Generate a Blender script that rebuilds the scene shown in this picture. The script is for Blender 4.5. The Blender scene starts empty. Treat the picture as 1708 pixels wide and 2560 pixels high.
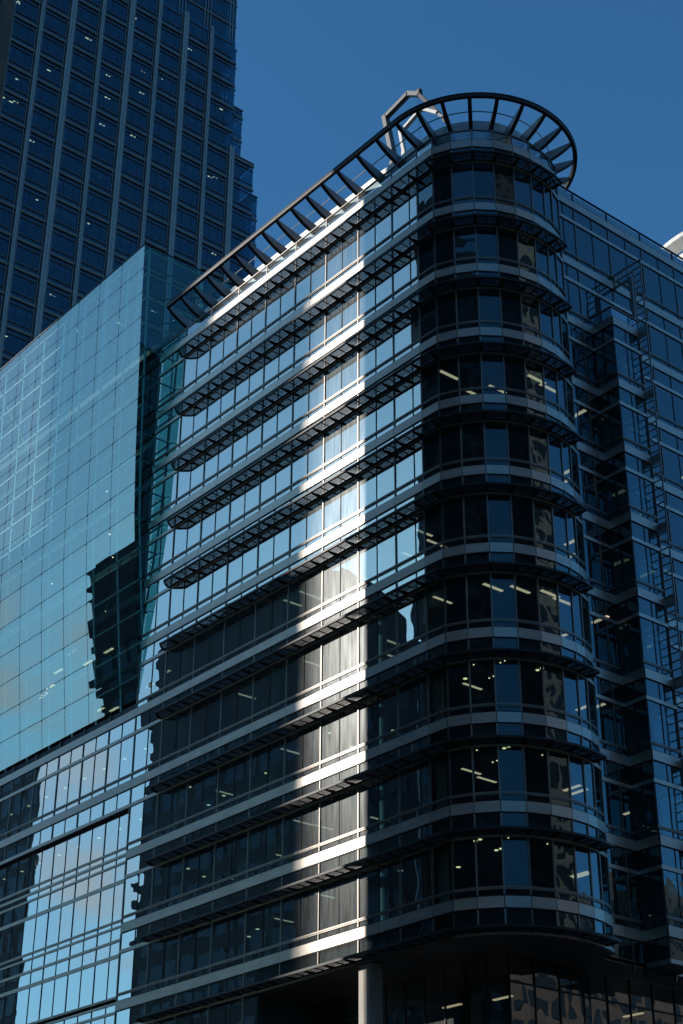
import bpy, math, random
from mathutils import Vector, Matrix

# ------------------------------------------------------------------ scene, camera, light
random.seed(7)
SC = bpy.context.scene
COL = SC.collection
R3 = ((0.6338463, 0.7734450, 0.0046591), (-0.3683136, 0.3071229, -0.8775082), (-0.6801352, 0.5544893, 0.4795390))
CAM = (58.755, -49.077, 0.398)
cam = bpy.data.cameras.new('camera')
cam.sensor_fit = 'VERTICAL'
cam.sensor_height = 24.0
cam.lens = 4087.886 / 2560 * 24.0
cam.clip_start = 0.1
cam.clip_end = 4000
cam_ob = bpy.data.objects.new('camera', cam)
COL.objects.link(cam_ob)
m = Matrix(((R3[0][0], -R3[1][0], -R3[2][0]), (R3[0][1], -R3[1][1], -R3[2][1]), (R3[0][2], -R3[1][2], -R3[2][2])))
cam_ob.matrix_world = Matrix.Translation(CAM) @ m.to_4x4()
SC.camera = cam_ob

SUN_AZ, SUN_EL = 42.0, 23.0          # degrees: from -Y towards -X, above the horizon
S = Vector((-math.sin(math.radians(SUN_AZ)) * math.cos(math.radians(SUN_EL)),
            -math.cos(math.radians(SUN_AZ)) * math.cos(math.radians(SUN_EL)), math.sin(math.radians(SUN_EL))))
w = bpy.data.worlds.new('World')
SC.world = w
w.use_nodes = True
nt = w.node_tree
sky = nt.nodes.new('ShaderNodeTexSky')
sky.sky_type = 'NISHITA'
sky.sun_disc = False
sky.sun_elevation = math.radians(SUN_EL)
sky.sun_rotation = math.radians(180 + SUN_AZ)
sky.altitude = 0
sky.air_density = 1.0
sky.dust_density = 0.5
sky.ozone_density = 6.0
tint = nt.nodes.new('ShaderNodeMix')                                   # deep polarised blue of this sky
tint.data_type = 'RGBA'
tint.blend_type = 'MULTIPLY'
tint.inputs[0].default_value = 1.0
tint.inputs[7].default_value = (0.62, 1.08, 1.14, 1)
nt.links.new(sky.outputs[0], tint.inputs[6])
nt.nodes['Background'].inputs[1].default_value = 0.13
# a bank of thin clouds low in the sky behind the viewer (met only as a reflection)
def wnode(kind, **kw):
    n = nt.nodes.new(kind)
    for k, v in kw.items():
        setattr(n, k, v)
    return n
tc = wnode('ShaderNodeTexCoord')
dot = wnode('ShaderNodeVectorMath', operation='DOT_PRODUCT')
CL = Vector((-0.82, -0.50, 0.18)).normalized()
dot.inputs[1].default_value = tuple(CL)
nt.links.new(tc.outputs['Generated'], dot.inputs[0])
mask = wnode('ShaderNodeMapRange', interpolation_type='SMOOTHSTEP')
mask.inputs['From Min'].default_value = math.cos(math.radians(15))
mask.inputs['From Max'].default_value = math.cos(math.radians(4))
nt.links.new(dot.outputs['Value'], mask.inputs[0])
cn = wnode('ShaderNodeTexNoise')
cn.inputs['Scale'].default_value = 9.0
cn.inputs['Detail'].default_value = 6.0
mpc = wnode('ShaderNodeMapping')
mpc.inputs['Scale'].default_value = (1, 1, 2.0)
nt.links.new(tc.outputs['Generated'], mpc.inputs[0])
nt.links.new(mpc.outputs[0], cn.inputs['Vector'])
cr = wnode('ShaderNodeMapRange', interpolation_type='SMOOTHSTEP')
cr.inputs['From Min'].default_value = 0.38
cr.inputs['From Max'].default_value = 0.72
nt.links.new(cn.outputs[0], cr.inputs[0])
cm = wnode('ShaderNodeMath', operation='MULTIPLY')
nt.links.new(mask.outputs[0], cm.inputs[0])
nt.links.new(cr.outputs[0], cm.inputs[1])
cmix = wnode('ShaderNodeMix', data_type='RGBA')
cmix.inputs[7].default_value = (5.2, 5.6, 6.0, 1)
nt.links.new(cm.outputs[0], cmix.inputs[0])
nt.links.new(tint.outputs[2], cmix.inputs[6])
# pale veil of haze round the sun's side of the sky
veil = wnode('ShaderNodeMapRange', interpolation_type='SMOOTHSTEP')
veil.inputs['From Min'].default_value = math.cos(math.radians(42))
veil.inputs['From Max'].default_value = math.cos(math.radians(6))
veil.inputs['To Max'].default_value = 0.22
nt.links.new(dot.outputs['Value'], veil.inputs[0])
vmix = wnode('ShaderNodeMix', data_type='RGBA')
vmix.inputs[7].default_value = (2.6, 3.7, 4.3, 1)
nt.links.new(veil.outputs[0], vmix.inputs[0])
nt.links.new(cmix.outputs[2], vmix.inputs[6])
nt.links.new(vmix.outputs[2], nt.nodes['Background'].inputs[0])
sun = bpy.data.lights.new('sun', 'SUN')
sun.energy = 5.0
sun.angle = math.radians(0.5)
sun.color = (1.0, 0.93, 0.84)
sun_ob = bpy.data.objects.new('sun', sun)
COL.objects.link(sun_ob)
sun_ob.rotation_euler = (-S).to_track_quat('-Z', 'Y').to_euler()
SC.view_settings.view_transform = 'Standard'
SC.view_settings.look = 'None'
SC.view_settings.exposure = 0.0
SC.view_settings.gamma = 1.0
SC.cycles.max_bounces = 10
SC.cycles.transparent_max_bounces = 16
SC.cycles.caustics_reflective = False
SC.cycles.caustics_refractive = False

# ------------------------------------------------------------------ materials
def new_mat(name):
    mt = bpy.data.materials.new(name)
    mt.use_nodes = True
    t = mt.node_tree
    return mt, t, t.nodes, t.links, t.nodes['Principled BSDF']

def noise(t, scale, detail=3, xyz=(1, 1, 1), coord='Object'):
    tc = t.nodes.new('ShaderNodeTexCoord')
    mp = t.nodes.new('ShaderNodeMapping')
    mp.inputs['Scale'].default_value = xyz
    t.links.new(tc.outputs[coord], mp.inputs['Vector'])
    n = t.nodes.new('ShaderNodeTexNoise')
    n.inputs['Scale'].default_value = scale
    n.inputs['Detail'].default_value = detail
    t.links.new(mp.outputs[0], n.inputs['Vector'])
    return n

def ramp(t, src, lo, hi, a=0.3, b=0.7):
    r = t.nodes.new('ShaderNodeValToRGB')
    r.color_ramp.elements[0].position = a
    r.color_ramp.elements[1].position = b
    r.color_ramp.elements[0].color = (*lo, 1)
    r.color_ramp.elements[1].color = (*hi, 1)
    t.links.new(src, r.inputs[0])
    return r.outputs[0]

def plain(name, c, rough=0.5, metal=0.0, var=0.25, scale=1.5, xyz=(1, 1, 1), bump=0.0, rvar=0.0):
    mt, t, N, L, p = new_mat(name)
    n = noise(t, scale, 5, xyz)
    L.new(ramp(t, n.outputs[0], tuple(x * (1 - var) for x in c), tuple(min(1, x * (1 + var)) for x in c)), p.inputs['Base Color'])
    p.inputs['Roughness'].default_value = rough
    p.inputs['Metallic'].default_value = metal
    if rvar:
        mr = N.new('ShaderNodeMapRange')
        mr.inputs['To Min'].default_value = max(0.02, rough - rvar)
        mr.inputs['To Max'].default_value = min(1, rough + rvar)
        L.new(n.outputs[0], mr.inputs[0])
        L.new(mr.outputs[0], p.inputs['Roughness'])
    if bump:
        b = N.new('ShaderNodeBump')
        b.inputs['Strength'].default_value = bump
        b.inputs['Distance'].default_value = 0.05
        L.new(n.outputs[0], b.inputs['Height'])
        L.new(b.outputs[0], p.inputs['Normal'])
    return mt

def glass(name, base, gain, tint, trans, dust=0.0, rough=0.0, wave=0.06, wscale=0.6, drough=0.45):
    """coated pane: mirror film over a tinted see-through sheet, with rain-streaked dust"""
    mt = bpy.data.materials.new(name)
    mt.use_nodes = True
    t = mt.node_tree
    N, L = t.nodes, t.links
    N.remove(N['Principled BSDF'])
    out = N['Material Output']
    lw = N.new('ShaderNodeLayerWeight')
    lw.inputs[0].default_value = 0.5
    ma = N.new('ShaderNodeMath')
    ma.operation = 'MULTIPLY_ADD'
    ma.inputs[1].default_value = gain
    ma.inputs[2].default_value = base
    ma.use_clamp = True
    L.new(lw.outputs['Facing'], ma.inputs[0])
    gl = N.new('ShaderNodeBsdfGlossy')
    gl.inputs['Color'].default_value = (*tint, 1)
    gl.inputs['Roughness'].default_value = rough
    nz = noise(t, wscale, 1.0)
    b = N.new('ShaderNodeBump')
    b.inputs['Strength'].default_value = wave
    b.inputs['Distance'].default_value = 0.1
    L.new(nz.outputs[0], b.inputs['Height'])
    L.new(b.outputs[0], gl.inputs['Normal'])
    tr = N.new('ShaderNodeBsdfTransparent')
    tr.inputs[0].default_value = (*trans, 1)
    mx = N.new('ShaderNodeMixShader')
    L.new(ma.outputs[0], mx.inputs[0])
    L.new(tr.outputs[0], mx.inputs[1])
    L.new(gl.outputs[0], mx.inputs[2])
    last = mx
    if dust:
        n2 = noise(t, 1.0, 8, (5.0, 5.0, 0.45))
        mr = N.new('ShaderNodeMapRange')
        mr.inputs['From Min'].default_value = 0.3
        mr.inputs['From Max'].default_value = 0.75
        mr.inputs['To Min'].default_value = dust * 0.6
        mr.inputs['To Max'].default_value = dust * 1.4
        L.new(n2.outputs[0], mr.inputs[0])
        gr = N.new('ShaderNodeBsdfGlossy')
        gr.inputs['Color'].default_value = (0.75, 0.8, 0.8, 1)
        gr.inputs['Roughness'].default_value = drough
        m2 = N.new('ShaderNodeMixShader')
        L.new(mr.outputs[0], m2.inputs[0])
        L.new(mx.outputs[0], m2.inputs[1])
        L.new(gr.outputs[0], m2.inputs[2])
        last = m2
    L.new(last.outputs[0], out.inputs['Surface'])
    return mt

def lamp(name, c, strength):
    mt = bpy.data.materials.new(name)
    mt.use_nodes = True
    t = mt.node_tree
    t.nodes.remove(t.nodes['Principled BSDF'])
    e = t.nodes.new('ShaderNodeEmission')
    e.inputs[0].default_value = (*c, 1)
    e.inputs[1].default_value = strength
    t.links.new(e.outputs[0], t.nodes['Material Output'].inputs['Surface'])
    return mt

M = dict(
    band=plain('brushed_aluminium', (0.44, 0.395, 0.35), 0.38, 0.85, 0.10, 1.0, (0.7, 0.7, 3), 0.05, 0.10),
    alu=plain('mullion_aluminium', (0.21, 0.19, 0.17), 0.4, 0.85, 0.12, 2.0),
    rail=plain('rail_aluminium', (0.46, 0.42, 0.37), 0.4, 0.85, 0.1, 1.5),
    dark=plain('dark_metal', (0.022, 0.021, 0.021), 0.5, 0.3, 0.3, 2.0),
    gasket=plain('black_gasket', (0.012, 0.012, 0.013), 0.6, 0.0, 0.2, 2.0),
    canopy=plain('dark_bronze_metal', (0.016, 0.014, 0.013), 0.5, 0.1, 0.25, 1.5),
    fin=plain('grey_painted_metal', (0.30, 0.295, 0.285), 0.4, 0.3, 0.15, 1.0),
    screen=plain('pale_roof_panel', (0.42, 0.42, 0.41), 0.45, 0.5, 0.08, 0.8),
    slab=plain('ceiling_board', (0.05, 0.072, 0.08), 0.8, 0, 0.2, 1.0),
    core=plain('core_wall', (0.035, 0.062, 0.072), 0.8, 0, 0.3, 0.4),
    column=plain('white_plaster', (0.6, 0.62, 0.58), 0.7, 0, 0.05, 1.0),
    soffit=plain('soffit_panel', (0.10, 0.098, 0.095), 0.6, 0, 0.12, 1.0),
    pillar=plain('stone_pillar', (0.36, 0.33, 0.28), 0.5, 0, 0.15, 2.5, (1, 1, 0.3)),
    crane=plain('crane_shaded_grey', (0.10, 0.10, 0.098), 0.45, 0.2, 0.15, 1.5),  # grey darkened so the colour carries the shade on the mast
    steel=plain('galvanised_steel', (0.30, 0.31, 0.32), 0.45, 0.5, 0.15, 2.0),
    tube=plain('pale_steel_tube', (0.74, 0.76, 0.74), 0.45, 0.3, 0.1, 2.0),
    dtube=plain('dark_steel_tube', (0.03, 0.05, 0.055), 0.5, 0.2, 0.2, 2.0),
    white=plain('white_cladding', (0.58, 0.58, 0.56), 0.4, 0.0, 0.05, 0.6),
    towermetal=plain('tower_aluminium', (0.28, 0.29, 0.29), 0.5, 0.4, 0.08, 0.5),
    towerrail=plain('tower_rail', (0.16, 0.15, 0.14), 0.5, 0.4, 0.15, 0.5),
    stone=plain('pale_stone', (0.24, 0.21, 0.18), 0.7, 0, 0.2, 0.8),
    brown=plain('brown_stone', (0.15, 0.125, 0.105), 0.7, 0, 0.25, 0.5),
    concrete=plain('dark_concrete', (0.05, 0.052, 0.055), 0.8, 0, 0.3, 0.3),
    asphalt=plain('asphalt', (0.05, 0.05, 0.052), 0.85, 0, 0.3, 3.0),
    paving=plain('paving', (0.18, 0.175, 0.165), 0.8, 0, 0.2, 2.0),
    paint=plain('road_paint', (0.7, 0.7, 0.66), 0.7, 0, 0.1, 4.0),
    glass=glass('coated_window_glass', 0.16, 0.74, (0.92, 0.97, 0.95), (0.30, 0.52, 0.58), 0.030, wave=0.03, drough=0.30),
    corner=glass('dimmed_window_glass', 0.04, 0.31, (0.60, 0.88, 1.0), (0.40, 0.52, 0.52), 0.015, wave=0.10, wscale=0.8),  # same coated glass, its reflection darkened by hand for corner and wing
    lobby=glass('lobby_glass', 0.06, 0.4, (0.9, 0.95, 1.0), (0.45, 0.5, 0.48), 0.02, wave=0.12, wscale=0.5),
    atrium=glass('atrium_glass', 0.22, 0.40, (0.70, 0.88, 0.84), (0.50, 0.84, 0.82), 0.006, wave=0.012, wscale=0.3),
    atrium_side=glass('atrium_side_glass', 0.03, 0.22, (0.6, 0.95, 0.9), (0.30, 0.62, 0.60), 0.004, wave=0.01, wscale=0.3),
    tower=glass('tower_glass', 0.02, 0.34, (0.35, 0.72, 0.95), (0.20, 0.34, 0.42), 0.01, wave=0.01, wscale=0.2),
    blind=plain('teal_grey_blind', (0.22, 0.30, 0.30), 0.8, 0, 0.2, 0.5),
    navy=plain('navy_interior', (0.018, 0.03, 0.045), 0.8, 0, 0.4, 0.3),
    backglass=plain('dark_window_glass', (0.02, 0.028, 0.032), 0.12, 0.0, 0.3, 0.3),
    parapet=glass('parapet_glass', 0.15, 0.4, (0.85, 0.95, 1), (0.5, 0.62, 0.66), 0.02, wave=0.02),
    warm=lamp('warm_ceiling_lamp', (1.0, 0.80, 0.52), 0.8),
    spot=lamp('round_downlight', (1.0, 0.95, 0.50), 1.5),
    office=lamp('tower_office_lamp', (1.0, 0.84, 0.50), 2.2),
)

# ------------------------------------------------------------------ mesh helpers
class MB:
    def __init__(self):
        self.v, self.f, self.mi = [], [], []

    def quad(self, a, b, c, d, mi=0):
        n = len(self.v)
        self.v += [tuple(a), tuple(b), tuple(c), tuple(d)]
        self.f.append((n, n + 1, n + 2, n + 3))
        self.mi.append(mi)

    def hexa(self, p, mi=0):
        n = len(self.v)
        self.v += [tuple(q) for q in p]
        for q in ((0, 3, 2, 1), (4, 5, 6, 7), (0, 1, 5, 4), (1, 2, 6, 5), (2, 3, 7, 6), (3, 0, 4, 7)):
            self.f.append(tuple(n + i for i in q))
            self.mi.append(mi)

    def box(self, x0, x1, y0, y1, z0, z1, mi=0):
        self.hexa([(x0, y0, z0), (x1, y0, z0), (x1, y1, z0), (x0, y1, z0), (x0, y0, z1), (x1, y0, z1), (x1, y1, z1), (x0, y1, z1)], mi)

    def seg(self, p, q, z0, z1, o0, o1, mi=0, e0=0.0, e1=0.0):
        """box along the plan segment p-q; o0..o1 are offsets to its outer (right-hand) side, e0/e1 lengthen it"""
        d = Vector((q[0] - p[0], q[1] - p[1]))
        d.normalize()
        n = Vector((d.y, -d.x))
        a = Vector(p[:2]) - d * e0
        b = Vector(q[:2]) + d * e1
        c = [a + n * o1, b + n * o1, b + n * o0, a + n * o0]
        self.hexa([(k.x, k.y, z0) for k in c] + [(k.x, k.y, z1) for k in c], mi)

    def strip(self, path, offs, o0, o1, z0, z1, mi=0):
        """continuous box that follows a plan path with mitred corners"""
        a = [off(path, offs, i, o1) for i in range(len(path))]
        b = [off(path, offs, i, o0) for i in range(len(path))]
        for i in range(len(path) - 1):
            self.hexa([(*a[i], z0), (*a[i + 1], z0), (*b[i + 1], z0), (*b[i], z0), (*a[i], z1), (*a[i + 1], z1), (*b[i + 1], z1), (*b[i], z1)], mi)

    def prism(self, poly, z0, z1, mi=0):
        n, k = len(self.v), len(poly)
        self.v += [(*p[:2], z0) for p in poly] + [(*p[:2], z1) for p in poly]
        self.f.append(tuple(n + i for i in reversed(range(k))))
        self.f.append(tuple(n + k + i for i in range(k)))
        self.mi += [mi, mi]
        for i in range(k):
            j = (i + 1) % k
            self.f.append((n + i, n + j, n + k + j, n + k + i))
            self.mi.append(mi)

    def beam(self, a, b, w, h, mi=0, up=(0, 0, 1), w2=None, h2=None):
        a, b = Vector(a), Vector(b)
        d = (b - a).normalized()
        u = Vector(up)
        if abs(d.dot(u)) > 0.98:
            u = Vector((0, 1, 0))
        s = d.cross(u).normalized()
        u = s.cross(d)
        w2, h2 = w2 or w, h2 or h
        P = []
        for c, ww, hh in ((a, w, h), (b, w2, h2)):
            P += [c - s * ww / 2 - u * hh / 2, c + s * ww / 2 - u * hh / 2, c + s * ww / 2 + u * hh / 2, c - s * ww / 2 + u * hh / 2]
        self.hexa(P, mi)

    def tube(self, a, b, r, n=8, mi=0):
        a, b = Vector(a), Vector(b)
        d = (b - a).normalized()
        u = Vector((0, 0, 1)) if abs(d.z) < 0.95 else Vector((1, 0, 0))
        s = d.cross(u).normalized()
        u = s.cross(d)
        k = len(self.v)
        for c in (a, b):
            for i in range(n):
                t = 2 * math.pi * i / n
                self.v.append(tuple(c + s * (r * math.cos(t)) + u * (r * math.sin(t))))
        for i in range(n):
            j = (i + 1) % n
            self.f.append((k + i, k + j, k + n + j, k + n + i))
            self.mi.append(mi)
        self.f.append(tuple(k + i for i in reversed(range(n))))
        self.f.append(tuple(k + n + i for i in range(n)))
        self.mi += [mi, mi]

    def add(self, o):
        n = len(self.v)
        self.v += o.v
        self.f += [tuple(i + n for i in q) for q in o.f]
        self.mi += o.mi

    def build(self, name, mats, parent=None, **props):
        org = ORG.get(parent.name, (0, 0, 0)) if parent else (0, 0, 0)
        me = bpy.data.meshes.new(name)
        me.from_pydata([(x - org[0], y - org[1], z - org[2]) for x, y, z in self.v], [], self.f)
        if not isinstance(mats, (list, tuple)):
            mats = [mats]
        for q in mats:
            me.materials.append(M[q])
        for p, i in zip(me.polygons, self.mi):
            p.material_index = i
        me.update()
        o = bpy.data.objects.new(name, me)
        COL.objects.link(o)
        if parent:
            o.parent = parent
            ORG[o.name] = org
        for k, v in props.items():
            o[k] = v
        return o

ORG = {}

def off(path, closed, i, d):
    """point i of a plan path moved d to the right-hand side, mitred"""
    def nrm(a, b):
        t = Vector((b[0] - a[0], b[1] - a[1])).normalized()
        return Vector((t.y, -t.x))
    p = Vector(path[i][:2])
    if i == 0:
        return tuple(p + nrm(path[0], path[1]) * d)
    if i == len(path) - 1:
        return tuple(p + nrm(path[-2], path[-1]) * d)
    a, b = nrm(path[i - 1], path[i]), nrm(path[i], path[i + 1])
    mtr = (a + b).normalized()
    return tuple(p + mtr * (d / max(0.3, mtr.dot(a))))

def root(name, loc, label, category, group=None):
    o = bpy.data.objects.new(name, None)
    o.empty_display_size = 1
    COL.objects.link(o)
    o.location = loc
    ORG[o.name] = tuple(loc)
    o['label'], o['category'] = label, category
    if group:
        o['group'] = group
    return o

def seen_area(mb):
    """rough size in the picture, used only to choose which repeats stay separate parts"""
    xs, ys = [], []
    for v in mb.v:
        d = [v[i] - CAM[i] for i in range(3)]
        q = [sum(R3[r][i] * d[i] for i in range(3)) for r in range(3)]
        if q[2] <= 1:
            return 0
        xs.append(854 + 4088 * q[0] / q[2])
        ys.append(1280 + 4088 * q[1] / q[2])
    x0, x1, y0, y1 = max(0, min(xs)), min(1708, max(xs)), max(0, min(ys)), min(2560, max(ys))
    return max(0, x1 - x0) * max(0, y1 - y0)

def split(items, name, mat, parent, limit=100, sub=None):
    """items: list of (mesh, sub mesh or None); the largest `limit` become parts, the rest one part"""
    items = sorted(items, key=lambda q: -seen_area(q[0]))
    for a, b in items[:limit]:
        o = a.build(name, mat, parent)
        if b and b.v:
            b.build(sub[0], sub[1], o)
    if len(items) > limit:
        a, b = MB(), MB()
        for q in items[limit:]:
            a.add(q[0])
            if q[1]:
                b.add(q[1])
        o = a.build(name, mat, parent, kind='stuff')
        if b.v:
            b.build(sub[0], sub[1], o)

# ------------------------------------------------------------------ ground
g = MB()
g.quad((-1500, -1500, -1.35), (1500, -1500, -1.35), (1500, 1500, -1.35), (-1500, 1500, -1.35))
g.build('ground', 'asphalt', kind='structure')
g = MB()
g.box(-60, 13, -4, 60, -1.345, -1.2)
g.build('pavement', 'paving', kind='structure')
g = MB()
for i in range(24):
    g.quad((-60 + i * 6, -13.1, -1.346), (-57 + i * 6, -13.1, -1.346), (-57 + i * 6, -12.95, -1.346), (-60 + i * 6, -12.95, -1.346))
g.build('road_marking', 'paint', kind='structure')

# ------------------------------------------------------------------ storeys
Z = [63.07, 58.58, 54.40, 50.22, 46.05, 41.83, 37.44, 32.91, 28.60, 24.33, 20.00, 15.75, 11.5, 7.3, 3.1]
BAND, TR0, TR1, SILL0, SILL1 = 0.50, 1.47, 1.67, 0.31, 0.45
C0 = (4.9, 4.78)                                                      # centre of the rounded corner
ARC = [(5.2, 0.0), (6.47, 0.05), (7.49, 0.55), (8.41, 1.29), (9.08, 2.24), (9.51, 3.35), (9.70, 4.52), (9.66, 5.57), (9.50, 6.38), (9.15, 7.30)]

def pane(mb, p, q, z0, z1, o, jit, mi=0):
    d = Vector((q[0] - p[0], q[1] - p[1])).normalized()
    n = Vector((d.y, -d.x))
    P = []
    tilt, twist, base = random.uniform(-jit, jit), random.uniform(-jit, jit), o
    for s, (k, z) in zip(((-1, -1), (1, -1), (1, 1), (-1, 1)), ((p, z0), (q, z0), (q, z1), (p, z1))):
        oo = base + tilt * s[1] + twist * s[0]
        P.append((k[0] + n.x * oo, k[1] + n.y * oo, z))
    mb.quad(*P, mi)

def facade(parent, segs, levels, wins, jit=0.004, band_ends=True, skip=None, bandparts=None, rails=True):
    """segs: (p, q, pane ends as fractions); levels: list of storey indices i with a band at Z[i] and glazing down to Z[i+1]"""
    for i in levels:
        zt, zb = Z[i], Z[i + 1]
        for si, (p, q, cuts) in enumerate(segs):
            gl, fr = MB(), MB()
            ln = math.hypot(q[0] - p[0], q[1] - p[1])
            xs = [0.0] + list(cuts) + [1.0]
            pt = lambda t: (p[0] + (q[0] - p[0]) * t, p[1] + (q[1] - p[1]) * t)
            for a, b in zip(xs[:-1], xs[1:]):
                pane(gl, pt(a), pt(b), zb + SILL1, zt - TR1, 0, jit)
                pane(gl, pt(a), pt(b), zt - TR0, zt - BAND, 0, jit * 0.4)
                pane(gl, pt(a), pt(b), zb + 0.02, zb + SILL0, 0, jit * 0.15)
            for c in cuts:
                k = 0.022 / ln
                fr.seg(pt(c - k), pt(c + k), zb + 0.03, zt - BAND - 0.03, -0.03, 0.03)
            wins.append((gl, fr))

def run(path, levels, parent, mat_rail='alu', name_end=''):
    """the continuous horizontals of a facade path: panelled metal band, transom and sill of every storey"""
    for i in levels:
        zt = Z[i]
        mb = MB()
        mb.strip(path, 0, -0.02, 0.03, zt - BAND - 0.05, zt + 0.05, 1)
        for a, b in zip(path[:-1], path[1:]):
            ln = math.hypot(b[0] - a[0], b[1] - a[1])
            n = max(1, round(ln / 1.5))
            for k in range(n):
                pa = (a[0] + (b[0] - a[0]) * k / n, a[1] + (b[1] - a[1]) * k / n)
                pb = (a[0] + (b[0] - a[0]) * (k + 1) / n, a[1] + (b[1] - a[1]) * (k + 1) / n)
                mb.seg(pa, pb, zt - BAND, zt, 0.031, 0.075, 0, -0.008, -0.008)
        yield i, mb

def rails(path, levels, parent):
    for i in levels:
        zt, zb = Z[i], Z[i + 1]
        mb = MB()
        mb.strip(path, 0, -0.02, 0.07, zt - TR1, zt - TR0, 0)
        mb.build('transom_rail', 'rail', parent)
        mb = MB()
        mb.strip(path, 0, -0.02, 0.05, zb + SILL0, zb + SILL0 + 0.055, 0)
        mb.strip(path, 0, -0.02, 0.075, zb + SILL0 + 0.06, zb + SILL1, 0)
        mb.build('sill_rail', 'alu', parent)

# ------------------------------------------------------------------ main office block with the rounded corner
B = root('office_building', (0, 0, -1.2), 'glass office block with a rounded corner, metal bands and slatted sunshades on every storey', 'office building')
wins = []
straight = [((3.0 * k, 0), (3.0 * k + 3, 0), (0.5,)) for k in range(-7, 1)] + [((3.0, 0), (5.2, 0), (1.5 / 2.2,))]
corner = [(ARC[i], ARC[i + 1], ()) for i in range(len(ARC) - 1)]
facade(B, straight, range(0, 10), wins)
cwins = []
facade(B, corner, range(0, 10), cwins, 0.007)
left = [((3.0 * k, 0), (3.0 * k + 3, 0), (0.5,)) for k in range(-14, -7)]
facade(B, left, [6], wins)
for p, q, cuts in left:                                               # top row of the storey below, above the flush glazing
    gl, fr = MB(), MB()
    pane(gl, p, (p[0] + 1.5, 0), Z[7] - TR0, Z[7] - BAND, 0, 0.002)
    pane(gl, (p[0] + 1.5, 0), q, Z[7] - TR0, Z[7] - BAND, 0, 0.002)
    fr.seg((p[0] + 1.48, 0), (p[0] + 1.52, 0), Z[7] - TR0, Z[7] - BAND - 0.03, -0.03, 0.03)
    wins.append((gl, fr))
low = [((3.0 * k, 0), (3.0 * k + 3, 0), (0.5,)) for k in range(-7, -3)] + [((-9.0, 0), (-7.8, 0), ())]
facade(B, low, [10, 11], wins)
# flush double-height glazing low on the left, 25 cm behind the facade line
flush_z = [(31.22, 29.03), (28.47, 28.17), (28.04, 27.12), (26.90, 24.76), (24.30, 23.65), (23.50, 22.80), (22.58, 20.42), (19.98, 19.60), (19.45, 18.5), (18.3, 16.2), (15.9, 15.5), (15.3, 14.3), (14.1, 12)]
for k in range(-14, -7):
    gl, fr = MB(), MB()
    for a in (0, 1.5):
        for z1, z0 in flush_z:
            pane(gl, (3.0 * k + a, 0.25), (3.0 * k + a + 1.5, 0.25), z0, z1, 0, 0.003 if z1 - z0 > 1.5 else 0.001)
        gl.quad((3.0 * k + a, 0.25, 28.90), (3.0 * k + a + 1.5, 0.25, 28.90), (3.0 * k + a + 1.5, 0.25, 28.63), (3.0 * k + a, 0.25, 28.63))
        gl.quad((3.0 * k + a, 0.25, 24.64), (3.0 * k + a + 1.5, 0.25, 24.64), (3.0 * k + a + 1.5, 0.25, 24.42), (3.0 * k + a, 0.25, 24.42))
    fr.seg((3.0 * k + 1.48, 0.25), (3.0 * k + 1.52, 0.25), 12, 31.2, -0.03, 0.03)
    wins.append((gl, fr))
fl = MB()
for z0, z1 in ((28.90, 29.03), (24.64, 24.76), (20.30, 20.42)):
    fl.seg((-42, 0.25), (-21.05, 0.25), z0, z0 + 0.055, -0.02, 0.05)
    fl.seg((-42, 0.25), (-21.05, 0.25), z0 + 0.065, z1, -0.02, 0.07)
for z0, z1 in ((28.47, 28.63), (28.04, 28.17), (24.30, 24.42), (23.50, 23.65), (19.98, 20.1), (19.45, 19.60)):
    fl.seg((-42, 0.25), (-21.05, 0.25), z0, z1, -0.02, 0.06)
for z0, z1 in ((26.90, 27.12), (22.58, 22.80), (18.3, 18.5)):
    fl.seg((-42, 0.25), (-21.05, 0.25), z0, z1, -0.02, 0.04)
fl.build('glazing_rail', 'rail', B)
fl = MB()
for k in range(-14, -7):
    fl.seg((3.0 * k - 0.03, 0.25), (3.0 * k + 0.03, 0.25), 12, 31.2, -0.05, 0.035)
fl.seg((-42, 0.0), (-21.05, 0.0), 31.22, 31.45, -0.25, -0.22, 0)
fl.build('glazing_mullion', 'dark', B)
end = MB()
end.seg((-21.05, 0), (-20.97, 0), 12, 31.44, -0.3, 0.02)
end.build('return_jamb', 'alu', B)

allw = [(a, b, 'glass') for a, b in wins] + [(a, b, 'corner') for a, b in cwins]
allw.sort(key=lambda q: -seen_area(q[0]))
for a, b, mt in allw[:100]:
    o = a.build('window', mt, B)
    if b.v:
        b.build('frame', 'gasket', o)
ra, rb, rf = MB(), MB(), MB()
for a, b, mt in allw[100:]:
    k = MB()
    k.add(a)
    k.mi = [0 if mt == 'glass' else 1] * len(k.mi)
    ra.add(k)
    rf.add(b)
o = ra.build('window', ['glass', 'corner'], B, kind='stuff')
if rf.v:
    rf.build('frame', 'gasket', o)

main_path = [(-21.0 + 3 * k, 0) for k in range(0, 9)] + ARC
long_path = [(-42.0 + 3 * k, 0) for k in range(0, 16)] + ARC
for i, mb in run(main_path, [0, 1, 2, 3, 4, 5, 8, 9, 10], B):
    mb.build('spandrel_band', ['band', 'gasket'], B)
for i, mb in run(long_path, [6, 7], B):
    mb.build('spandrel_band', ['band', 'gasket'], B)
for i, mb in run([(-21.0 + 3 * k, 0) for k in range(0, 5)] + [(-7.8, 0)], [11], B):
    mb.build('spandrel_band', ['band', 'gasket'], B)
rails(main_path, [0, 1, 2, 3, 4, 5, 8, 9], B)
rails(long_path, [6], B)
rails([(-21.0 + 3 * k, 0) for k in range(0, 5)] + [(-7.8, 0)], [10], B)
for i, path in ((7, long_path), (10, [(-7.8, 0), (-6, 0), (-3, 0), (0, 0), (3, 0)] + ARC)):
    zt = Z[i]
    mb = MB()
    mb.strip(path, 0, -0.02, 0.07, zt - TR1, zt - TR0, 0)
    mb.build('transom_rail', 'rail', B)
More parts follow.
